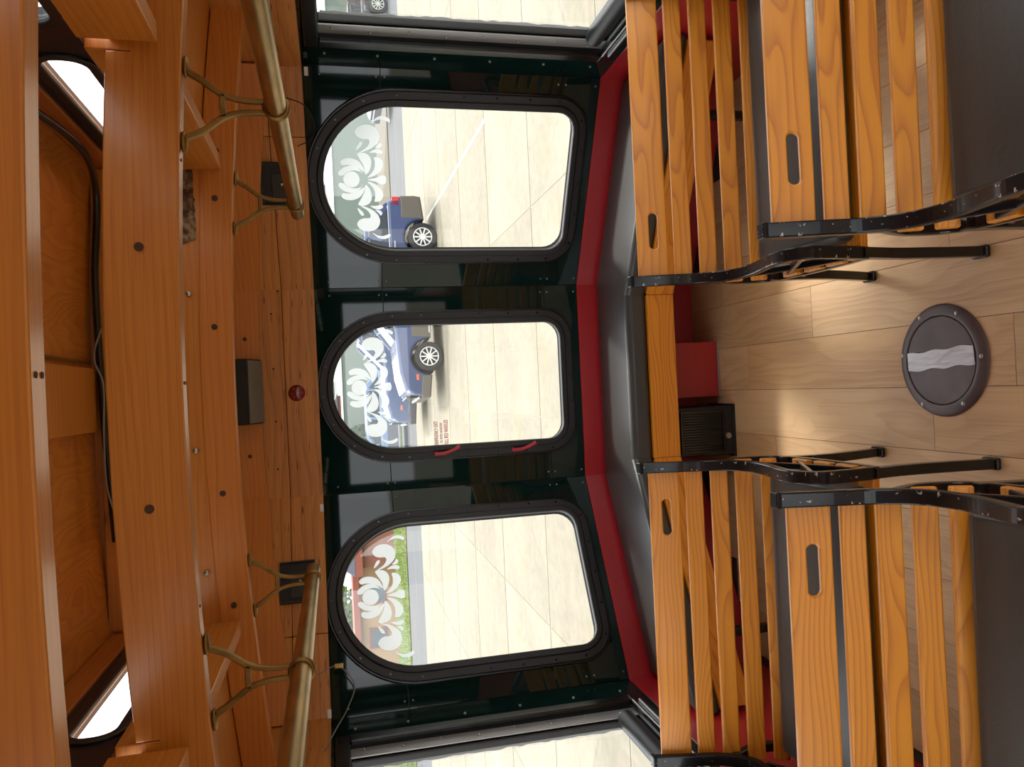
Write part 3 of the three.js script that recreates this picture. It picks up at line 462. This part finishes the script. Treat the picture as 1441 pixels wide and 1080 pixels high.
// ------------------------------------------------------------------ small fittings round the header
{
  const b = thing('wall_box', 'black and grey wedge-shaped box on the wooden cornice over the middle window', 'box', [0.012, 1.93, -3.17]);
  mesh('housing', ext(shape([[0, -0.057], [0.125, -0.014], [0.125, 0.05], [0, 0.05]]), 0.25, 0.004).rotateY(-Math.PI / 2).translate(0.125, 0, 0), M.black, b);
  mesh('lower_face', rbox(0.24, 0.006, 0.124, 0.002), M.grey, b, [0, -0.0385, 0.0625], [-0.331, 0, 0]).userData.label = 'grey sloping underside';
  const r = thing('marker_light', 'small round red marker lens on the wooden header above the middle window', 'light', [0.0, 1.745, -3.204]);
  mesh('lens', new THREE.LatheGeometry([V2(0, 0.016), V2(0.012, 0.0155), V2(0.022, 0.011), V2(0.03, 0.004), V2(0.033, 0)], 28).rotateX(Math.PI / 2), M.redLens, r);
  mesh('facets', merge([0, 1, 2, 3, 4, 5].map((i) => rbox(0.004, 0.02, 0.004, 0.001).translate(0, 0.016, 0.012).rotateZ(i * Math.PI / 3))), M.redLens, r);
  for (const [id, s0, words] of [['rear_left', 0.5, 'in the header behind the rail by the verge window'], ['rear_right', 0.43, 'in the header behind the rail by the parked car window']]) {
    const F = facets.find((q) => q.id === id), c = Math.cos(F.turn), n = Math.sin(F.turn);
    const j = thing('junction_box', 'dark metal junction box ' + words, 'box', [F.p[0] + c * s0 + n * 0.016, 1.765, F.p[1] - n * s0 + c * 0.016], 'junction boxes in the rear header', F.turn);
    mesh('back_plate', box(0.15, 0.12, 0.004).translate(0, 0, 0.002), M.black, j);
    mesh('rim', ext(shape([[-0.08, -0.065], [0.08, -0.065], [0.08, 0.065], [-0.08, 0.065]], [[[-0.074, -0.059], [-0.074, 0.059], [0.074, 0.059], [0.074, -0.059]]]), 0.012, 0.001), M.darkGrey, j);
    mesh('bracket', rbox(0.10, 0.07, 0.006, 0.002).translate(-0.01, -0.01, 0.006), M.darkGrey, j);
    mesh('screw', new THREE.SphereGeometry(0.008, 10, 6).translate(0, -0.01, 0.01), M.steel, j);
  }
  const onFacet = (id, s, y, d) => { const F = facets.find((q) => q.id === id), c = Math.cos(F.turn), n = Math.sin(F.turn); return [F.p[0] + c * s + n * d, y, F.p[1] - n * s + c * d]; };
  for (const [id, s, y, w] of [['rear_left', 0.79, 1.667, 'near the bend beside the middle window'], ['rear_left', 0.02, 1.665, 'by the verge side wall'], ['rear_right', 0.83, 1.645, 'by the parked car side wall']]) {
    const F = facets.find((q) => q.id === id); const k = thing('wire_clip', 'small white plastic clip on the header edge ' + w, 'clip', onFacet(id, s, y, 0.016), 'white clips along the rear header', F.turn);
    mesh('base', rbox(0.03, 0.014, 0.008, 0.002).translate(0, 0, 0.004), M.white, k); mesh('hook', new THREE.TorusGeometry(0.005, 0.002, 6, 12, 4).translate(0, 0, 0.008), M.white, k);
  }
  const wr = thing('hanging_wire', 'thin grey wire with a brass connector hanging by the verge side window', 'wire', [0, 0, 0]);
  const W = [onFacet('rear_left', 0.15, 1.70, 0.05), onFacet('rear_left', 0.17, 1.63, 0.06), onFacet('rear_left', 0.10, 1.575, 0.05), onFacet('rear_left', 0.03, 1.60, 0.05), [-1.13, 1.64, -2.66], [-1.13, 1.68, -2.5]];
  mesh('cord', tube(W, 0.0022, 60, 6), M.wire, wr); mesh('connector', rbox(0.018, 0.034, 0.008, 0.003), M.brass, wr, onFacet('rear_left', 0.17, 1.625, 0.06));
  const wr2 = thing('hanging_wire', 'thin black wire loop on the header by the parked car side window', 'wire', [0, 0, 0]);
  mesh('cord', tube([onFacet('rear_right', 0.74, 1.72, 0.03), onFacet('rear_right', 0.72, 1.66, 0.045), onFacet('rear_right', 0.66, 1.625, 0.04), onFacet('rear_right', 0.6, 1.64, 0.03), onFacet('rear_right', 0.57, 1.69, 0.025)], 0.002, 40, 6), M.black, wr2);
  const cb = thing('ceiling_cable', 'black cable along the clerestory corner over the fascia beam', 'cable', [0, 0, 0]);
  mesh('sheath', tube([[0.63, 2.222, -1.2], [0.632, 2.215, -1.75], [0.625, 2.19, -2.15], [0.56, 2.222, -2.35], [0.35, 2.238, -2.364], [0.1, 2.236, -2.366], [-0.15, 2.228, -2.367], [-0.4, 2.215, -2.367]], 0.0095, 90, 8), M.blackGloss, cb);
  mesh('thin_wire', tube([[0.2, 2.225, -2.355], [0.12, 2.245, -2.345], [0.05, 2.225, -2.345], [-0.1, 2.23, -2.352], [-0.25, 2.225, -2.345], [-0.34, 2.2, -2.34]], 0.0025, 60, 6), M.wire, cb);
}

// ------------------------------------------------------------------ flower decals and exit lettering on the panes
{
  const half = {
    petal: [
      [[318, 572], [285, 535], [240, 517], [190, 530], [160, 560], [165, 580], [190, 580], [215, 558], [260, 547], [300, 557]],
      [[324, 556], [312, 522], [282, 487], [235, 470], [190, 475], [170, 495], [182, 515], [215, 513], [258, 521], [296, 540]],
      [[332, 572], [318, 520], [288, 470], [272, 440], [310, 434], [345, 450], [363, 482], [362, 522], [350, 555]],
      [[345, 592], [370, 562], [386, 530], [386, 490], [380, 462], [415, 465], [436, 490], [438, 522], [420, 555], [388, 580]],
    ],
    scroll: [[[252, 310], [266, 280], [300, 262], [345, 262], [385, 285], [404, 325], [396, 370], [360, 405], [310, 428], [284, 433], [328, 402], [346, 366], [335, 350], [300, 349], [270, 336]]],
    drop: [[[302, 368], [297, 390], [265, 418], [276, 382], [288, 368]]],
    leaf: [[[350, 432], [385, 411], [410, 410], [432, 425], [425, 438], [385, 433]], [[382, 403], [398, 386], [412, 369], [424, 385], [410, 402]]],
    tail: [[[348, 252], [370, 225], [400, 208], [440, 210], [466, 230], [460, 244], [440, 235], [405, 228], [375, 236]]],
  };
  const K = 0.0006, fix = ([x, y]) => [-(y - 605) * K, -((x - 0.073 * (y - 605)) - 245) * K];
  for (const F of facets) {
    const c = Math.cos(F.turn), n = Math.sin(F.turn), d = -0.0235, sm0 = { 1: 0.425, 2: 0.43, 3: 0.44 }[F.n];
    const dec = thing('window_decal', 'white frosted flower and scroll decal on ' + ['the window facing the grass verge', 'the middle rear window', 'the window facing the car tail light'][F.n - 1], 'decal', [F.p[0] + c * sm0 + n * d, 1.497, F.p[1] - n * sm0 + c * d], 'frosted flower decals on the rear windows', F.turn);
    const put = (name, pts) => { const s = new THREE.Shape(); const q = new THREE.CatmullRomCurve3(pts.map((p) => V3(p[0], p[1], 0)), true, 'centripetal').getPoints(40); s.setFromPoints(q.map((p) => V2(p.x, p.y))); mesh(name, new THREE.ShapeGeometry(s), M.frost, dec); };
    for (const [name, list] of Object.entries(half)) for (const l of list) { const p = l.map(fix); put(name, p); put(name, p.map(([x, y]) => [-x, y]).reverse()); }
    put('petal', [[345, 605], [400, 592], [440, 576], [460, 580], [466, 605], [460, 630], [440, 634], [400, 618]].map(([x, y]) => [-(y - 605) * K, -(x - 245) * K]));
    mesh('disc', new THREE.CircleGeometry(0.031, 36), M.frost, dec);
  }
  const font = await new FontLoader().loadAsync('fonts/droid/droid_sans_bold.typeface.json');
  const t = thing('exit_lettering', 'red emergency exit lettering in three lines on the middle rear window', 'sign', [-CX + 0.2235, 1.166, ZR - 0.0235]);
  for (const [txt, y, w, h] of [['EMERGENCY EXIT', 0.013, 0.102, 0.017], ['TO OPEN WINDOW', -0.006, 0.086, 0.0115], ['PULL RED HANDLES', -0.030, 0.108, 0.018]]) {
    const g = new TextGeometry(txt, { font, size: 1, depth: 0.02, curveSegments: 3, bevelEnabled: false }); g.computeBoundingBox(); const bb = g.boundingBox, sx = w / (bb.max.x - bb.min.x);
    g.translate(-(bb.max.x + bb.min.x) / 2, 0, 0).scale(sx, h / (bb.max.y - bb.min.y), 0.03); mesh('text_line', g.translate(0, y, 0), M.printRed, t);
  }
}

// ------------------------------------------------------------------ outside: apron of concrete slabs, road, verge
const GY = -1.0;
{
  const a = struct('floor_apron', 'pale concrete apron outside the windows', 'pavement');
  mesh('joint_bed', box(90, 0.1, 46).translate(0, GY - 0.057, -2.2), M.joint, a);
  const jx = 2.73, jz = 2.72, x0 = 2.32, z0 = -15.1;
  for (let i = -14; i < 14; i++) for (let k = -5; k < 13; k++) {
    const xa = x0 + i * jx, za = z0 + k * jz, far = Math.abs(xa) > 14 || za > 6; if (za + jz < -25.1) continue;
    const n = 1;
    const lo = Math.max(za, -25.1), hi = Math.min(za + jz * n, 20.7); if (hi - lo < 0.1) continue;
    if (i === 1) continue; const wd = i === 0 ? 2 : n;
    mesh('slab', uvM(box(jx * wd - 0.014, 0.06, hi - lo - 0.04), 'x', 5.5, 5.5), rnd() < 0.5 ? M.concrete : M.concreteB, a, [xa + jx * wd / 2, GY - 0.03, (lo + hi) / 2]);
  }
  const line = thing('parking_line', 'white painted parking line crossing the concrete by the car', 'road marking', [4.46, GY, -16.2]);
  mesh('stripe', box(0.08, 0.004, 8.1).translate(0, 0.003, 0), M.paint, line, [0, 0, 0], [0, -0.02, 0]);
  const r = struct('floor_road', 'grey asphalt road beyond the concrete apron', 'road');
  mesh('surface', uvM(box(140, 0.1, 6.3), 'x', 4, 4), M.asphalt, r, [0, GY - 0.06, -28.25]);
  mesh('edge_strip', box(140, 0.1, 0.35), M.concreteB, r, [0, GY - 0.052, -25.25]);
  const g = struct('floor_verge', 'green grass verge behind the road', 'grass');
  mesh('turf', uvM(box(70, 0.3, 7), 'x', 3, 3), M.grass, g, [-35.5, GY - 0.12, -34.9]); mesh('dry_strip', uvM(box(70, 0.3, 7), 'x', 3, 3), M.dry, g, [34.5, GY - 0.12, -34.9]).userData.label = 'dry tan soil strip';
  mesh('far_turf', uvM(box(260, 0.3, 90), 'x', 3, 3), M.grass, g, [0, -2.4, -83]);
}
// grass blades along the verge
{
  const pos = [];
  for (let i = 0; i < 9000; i++) { const x = rr(-24, -0.5), z = rr(-38, -31.5), h = rr(0.05, 0.16), w = 0.02, a = rr(0, 3.14), dx = Math.cos(a) * w, dz = Math.sin(a) * w, y = GY + 0.02; pos.push(x - dx, y, z - dz, x + dx, y, z + dz, x + rr(-0.04, 0.04), y + h, z); }
  const g = new THREE.BufferGeometry(); g.setAttribute('position', new THREE.Float32BufferAttribute(pos, 3)); g.computeVertexNormals();
  const m = mesh('grass_blades', g, std({ color: 0x6d8036, roughness: 1, side: THREE.DoubleSide }), scene); m.userData = { kind: 'stuff', label: 'tufts of green grass on the verge behind the road', category: 'grass' };
}

// ------------------------------------------------------------------ vehicles
function makeCar(label, pos, turn, P) {
  const c = thing(P.name, label, 'car', pos, undefined, turn);
  const paint = phys({ color: P.paint, roughness: 0.3, metalness: 0.2, clearcoat: 1, clearcoatRoughness: 0.03 }), clad = std({ color: P.clad, roughness: 0.6 }), tint = phys({ color: P.glass ?? 0x1b2a38, roughness: 0.08, clearcoat: 1 });
  const W = P.W ?? 1.86, wb = P.wb ?? 1.45, R = P.R ?? 0.35;
  const archPts = (x, y0, r) => { const p = []; for (let i = 0; i <= 14; i++) { const t = Math.PI * i / 14; p.push([x - r * Math.cos(t), Math.max(y0, R + r * Math.sin(t))]); } return p; };
  const ex = (pts, w, b = 0.05) => ext(shape(pts), w, b, 3).translate(0, 0, -w / 2);
  const f = P.front, r = P.rear, belt = P.belt, yb = 0.34;
  // lower body with wheel arches, front towards -x
  mesh('body', ex([[f + 0.05, yb], ...archPts(-wb, yb, R + 0.07), ...archPts(wb, yb, R + 0.07), [r - 0.06, yb], [r, 0.62], [r - 0.02, belt - 0.12], [r - 0.1, belt], [P.cowl + 0.3, belt], [P.cowl, belt - 0.03], [f + 0.55, P.hood], [f + 0.12, P.hood - 0.11], [f, P.hood - 0.3], [f - 0.02, 0.6]], W, 0.07), paint, c);
  mesh('cladding', merge([ex([[-wb + R + 0.1, 0.3], [wb - R - 0.1, 0.3], [wb - R - 0.1, P.cladTop], [-wb + R + 0.14, P.cladTop]], W + 0.03, 0.02), ex([[wb + R + 0.09, 0.3], [r + 0.02, 0.36], [r + 0.05, 0.5], [r + 0.04, P.bump], [wb + R + 0.09, P.bump]], W + 0.02, 0.05), ex([[f - 0.06, 0.36], [-wb - R - 0.09, 0.3], [-wb - R - 0.09, 0.56], [f + 0.02, 0.6], [f - 0.07, 0.56]], W + 0.01, 0.04)]), clad, c);
  // cabin
  const cab = P.cab; mesh('windows', ex(cab, W - 0.22, 0.1), tint, c).userData.label = 'dark tinted windows';
  const top = [cab[1], cab[2]]; mesh('roof', ex([[top[0][0] - 0.03, top[0][1] - 0.05], [top[0][0] + 0.06, top[0][1] + 0.03], [top[1][0] - 0.06, top[1][1] + 0.03], [top[1][0] + 0.05, top[1][1] - 0.05]], W - 0.24, 0.04), paint, c);
  const pil = (a, b, t) => { for (const s of [-1, 1]) mesh('pillar', ext(strapShape([a, [(a[0] + b[0]) / 2, (a[1] + b[1]) / 2], b], t, null, 4), 0.04, 0.01).translate(0, 0, s * (W / 2 - 0.12) - 0.02), paint, c); };
  pil(cab[0], cab[1], 0.09); pil(cab[3], cab[2], 0.16); for (const x of P.pillars) pil([x, belt - 0.02], [x + 0.06, top[0][1] - 0.01], 0.08);
  for (const s of [-1, 1]) {
    mesh('belt_trim', rbox(r - P.cowl - 0.5, 0.022, 0.012, 0.004), M.steel, c, [(r + P.cowl) / 2 + 0.05, belt - 0.01, s * (W / 2 - 0.005)]);
    mesh('mirror', rbox(0.16, 0.15, 0.2, 0.05, 3), paint, c, [P.cowl + 0.42, belt + 0.1, s * (W / 2 + 0.06)]);
    mesh('tail_light', rbox(0.24, 0.2, 0.06, 0.03, 3), M.redPlastic, c, [r - 0.1, belt - 0.2, s * (W / 2 - 0.03)]);
    mesh('headlight', rbox(0.32, 0.12, 0.1, 0.04, 3), M.glassy, c, [f + 0.22, P.hood - 0.22, s * (W / 2 - 0.06)]);
    mesh('side_marker', rbox(0.14, 0.06, 0.03, 0.012, 2), M.amber, c, [f + 0.42, P.hood - 0.42, s * (W / 2)]);
    mesh('side_step', rbox(2 * wb - 1.1, 0.05, 0.12, 0.02, 2), M.alu, c, [0, 0.32, s * (W / 2 + 0.01)]);
    for (const x of P.doors) mesh('door_handle', rbox(0.2, 0.035, 0.03, 0.012, 2), M.alu, c, [x, belt - 0.14, s * (W / 2 + 0.01)]);
  }
  mesh('grille', rbox(0.05, 0.3, W - 0.7, 0.02, 2), M.blackGloss, c, [f - 0.02, P.hood - 0.3, 0]);
  mesh('chrome_bar', rbox(0.06, 0.06, W - 0.3, 0.02, 2), M.steel, c, [f - 0.06, 0.63, 0]);
  for (const x of [-wb, wb]) for (const s of [-1, 1]) {
    const wgrp = new THREE.Group(); wgrp.name = 'wheel'; wgrp.position.set(x, R, s * (W / 2 - 0.12)); wgrp.rotation.y = s < 0 ? Math.PI : 0; c.add(wgrp);
    mesh('tyre', new THREE.LatheGeometry([V2(R * 0.6, -0.11), V2(R * 0.9, -0.12), V2(R, -0.09), V2(R, 0.09), V2(R * 0.9, 0.12), V2(R * 0.6, 0.11)], 40).rotateX(Math.PI / 2), M.tyre, wgrp);
    mesh('rim', new THREE.LatheGeometry([V2(R * 0.66, 0.118), V2(R * 0.62, 0.122), V2(R * 0.58, 0.06), V2(0, 0.05)], 40).rotateX(Math.PI / 2), M.rimDark, wgrp);
    const sp = []; for (let i = 0; i < 10; i++) sp.push(rbox(0.035, R * 0.48, 0.025, 0.008).translate(0, R * 0.36, 0.105).rotateZ(i * Math.PI / 5)); sp.push(cyl(0.07, 0.03, 18).rotateX(Math.PI / 2).translate(0, 0, 0.105), new THREE.TorusGeometry(R * 0.62, 0.014, 8, 40).translate(0, 0, 0.115));
    mesh('spokes', merge(sp), M.rimLight, wgrp);
  }
  return c;
}
Object.assign(M, { tyre: std({ color: 0x1c1c20, roughness: 0.8 }), rimDark: std({ color: 0x2c2c2e, roughness: 0.5, metalness: 0.6 }), rimLight: std({ color: 0xc8c8c6, roughness: 0.35, metalness: 0.6 }), amber: std({ color: 0xd05a20, roughness: 0.4 }), glassy: phys({ color: 0x9fb2bd, roughness: 0.1, clearcoat: 1 }) });
const suvP = { name: 'suv', paint: 0x17305c, clad: 0x4d473f, front: -2.36, rear: 2.42, belt: 1.16, cowl: -1.05, hood: 1.07, cladTop: 0.74, bump: 0.86, cab: [[-1.02, 1.12], [-0.2, 1.70], [1.75, 1.70], [2.28, 1.12]], pillars: [0.35, 1.4], doors: [0.2, 1.25] };
makeCar('dark blue sport utility car with bare alloy wheels parked on the concrete slabs', [2.2, GY, -19.28], 0.08, suvP);
makeCar('blue pickup with chrome bumper parked behind the blue sport utility car', [2.0, GY, -23.0], 0.05, { ...suvP, name: 'pickup_truck', paint: 0x213a66, clad: 0x46444a, wb: 1.75, front: -2.9, rear: 2.7, belt: 1.22, hood: 1.17, cowl: -1.3, R: 0.4, cab: [[-1.25, 1.2], [-0.55, 1.84], [1.0, 1.84], [1.25, 1.2]], pillars: [0.2], doors: [0.1], bump: 0.8, cladTop: 0.6 });
makeCar('pale blue car on the road beyond the pickup', [-1.3, GY, -29.6], 0.02, { ...suvP, name: 'hatchback_car', paint: 0x5f7a98, clad: 0x4a4e56, belt: 0.98, hood: 0.9, cab: [[-1.0, 0.94], [-0.3, 1.45], [1.5, 1.45], [2.1, 0.94]] });
makeCar('dark grey car on the road near the edge of the pale green wall', [13.1, GY, -29.8], 0, { ...suvP, name: 'hatchback_car', paint: 0x33363f, clad: 0x24262c, belt: 0.98, hood: 0.9, cab: [[-1.0, 0.94], [-0.3, 1.45], [1.5, 1.45], [2.1, 0.94]] });

// ------------------------------------------------------------------ buildings and trees far behind
Object.assign(M, { tan: std({ color: 0x927858, roughness: 0.9 }), brick: std({ color: 0x7c5242, roughness: 0.9 }), redTrim: std({ color: 0x824838, roughness: 0.8 }), slate: std({ color: 0x62626f, roughness: 0.85 }), palegreen: std({ color: 0x6c766e, roughness: 0.9 }), whiteWall: std({ color: 0xe6e8e8, roughness: 0.9 }), winGlass: std({ color: 0x414d54, roughness: 0.2 }) });
{
  const b = thing('restaurant_building', 'low tan building with red eaves and grey roof behind the verge', 'building', [-12.5, -2.25, -46]);
  mesh('wall', box(17, 3.0, 8).translate(0, 1.5, -4), M.tan, b); mesh('eave', box(17.8, 0.35, 9).translate(0, 3.1, -4), M.redTrim, b);
  mesh('wing_wall', box(7, 2.7, 8).translate(6.2, 1.35, -2.5), M.brick, b); mesh('wing_eave', box(7.8, 0.4, 9).translate(6.2, 2.9, -2.5), M.redTrim, b);
  mesh('wing_roof', ext(shape([[-3.9, 0], [3.9, 0], [3.0, 1.3], [-3.0, 1.3]]), 8, 0.05).translate(6.2, 3.1, -6.0), M.slate, b);
  const sg = mesh('roof_sign', merge([box(0.55, 0.16, 0.05).translate(4.7, 3.95, 2.02), box(0.75, 0.16, 0.05).translate(4.75, 3.6, 2.02)]), M.white, b); sg.userData.label = 'small white sign panels on the roof';
  for (let i = 0; i < 5; i++) { const x = -7 + i * 2.6; const w = mesh('window', box(1.2, 1.1, 0.08).translate(x, 1.9, 0.02), M.redTrim, b); mesh('pane', box(1.0, 0.9, 0.04).translate(x, 1.9, 0.07), M.winGlass, w); }
  const g = thing('boundary_wall', 'long pale green wall behind the road and the blue cars', 'wall', [16, -2.25, -47]);
  mesh('wall', box(36, 3.35, 0.4).translate(0, 1.675, 0), M.palegreen, g); mesh('coping', box(36.2, 0.12, 0.55).translate(0, 3.4, 0), M.whiteWall, g);
  const w = thing('white_building', 'white building rising behind the pale green wall', 'building', [14.5, -2.25, -64]);
  mesh('wall', box(34, 6.2, 10).translate(0, 3.1, -5), M.whiteWall, w); mesh('parapet', box(34.4, 0.3, 10.4).translate(0, 6.3, -5), M.whiteWall, w);
  for (let i = 0; i < 8; i++) { const x = -14 + i * 4; const f = mesh('window', box(1.5, 1.2, 0.1).translate(x, 4.3, 0.02), M.white, w); mesh('pane', box(1.3, 1.0, 0.06).translate(x, 4.3, 0.06), M.winGlass, f); }
  const s = thing('brown_shed', 'small brown brick shed between the trees and the white building', 'building', [-1.6, -2.25, -58]);
  mesh('wall', box(3.2, 3.6, 3).translate(0, 1.8, 0), M.brick, s); mesh('roof', ext(shape([[-1.8, 0], [1.8, 0], [0, 0.7]]), 3.2).translate(0, 3.6, -1.6), M.slate, s);
}
function tree(label, pos, h, w, green, group) {
  const t = thing('tree', label, 'tree', pos, group); const P = [];
  const lobes = []; for (let i = 0; i < 9; i++) lobes.push([rr(-0.32, 0.32) * w, h * rr(0.42, 0.82), rr(-0.3, 0.3) * w, rr(0.2, 0.32) * w]);
  for (let i = 0; i < 4200; i++) { const L = lobes[Math.floor(rnd() * 9)], a = rr(0, 6.283), z = rr(-1, 1), q = Math.sqrt(1 - z * z), r = L[3] * Math.pow(rnd(), 0.25), x = L[0] + r * q * Math.cos(a), y = L[1] + r * z, zz = L[2] + r * q * Math.sin(a), k = rr(0.14, 0.28), b = rr(0, 6.28), e = rr(-1, 1); const dx = Math.cos(b) * k, dy = e * k, dz = Math.sin(b) * k; P.push(x - dx, y - dy, zz - dz, x + dx, y - dy * 0.3, zz + dz, x + dz * 0.7, y + k, zz - dx * 0.7); }
  const g = new THREE.BufferGeometry(); g.setAttribute('position', new THREE.Float32BufferAttribute(P, 3)); g.computeVertexNormals();
  mesh('crown', g, phys({ color: green, roughness: 0.9, side: THREE.DoubleSide, transmission: 0.25, thickness: 0 }), t); mesh('trunk', cyl(0.16, h * 0.6, 10, 0.09).translate(0, h * 0.3, 0), M.bark, t);
}
Object.assign(M, { bark: std({ color: 0x5a4636, roughness: 1 }) });
for (const [x, z, h, w, k, words] of [[-3.2, -41.5, 4.4, 3.4, 0, 'mid green leafy tree standing before the brown shed'], [-6.4, -62, 7.0, 4.4, 1, 'pale green bushy tree between the brown shed and the tan building'], [-12.2, -71, 8.0, 5, 0, 'mid green tree behind the grey roof of the tan building'], [-17.5, -64, 7.2, 5.4, 1, 'pale yellow green tree rising behind the red eaves of the tan building'], [-23.8, -64, 6.6, 5, 0, 'mid green tree behind the far end of the tan building'], [-30, -62, 6.6, 5, 1, 'pale green tree standing clear beyond the end of the tan building'], [11.5, -56, 6.6, 3.4, 0, 'mid green tree between the pale green wall and the white building']])
  tree(words, [x, -2.25, z], h, w, k ? 0x607530 : 0x3c592b, 'trees beyond the verge');

renderer.render(scene, camera);
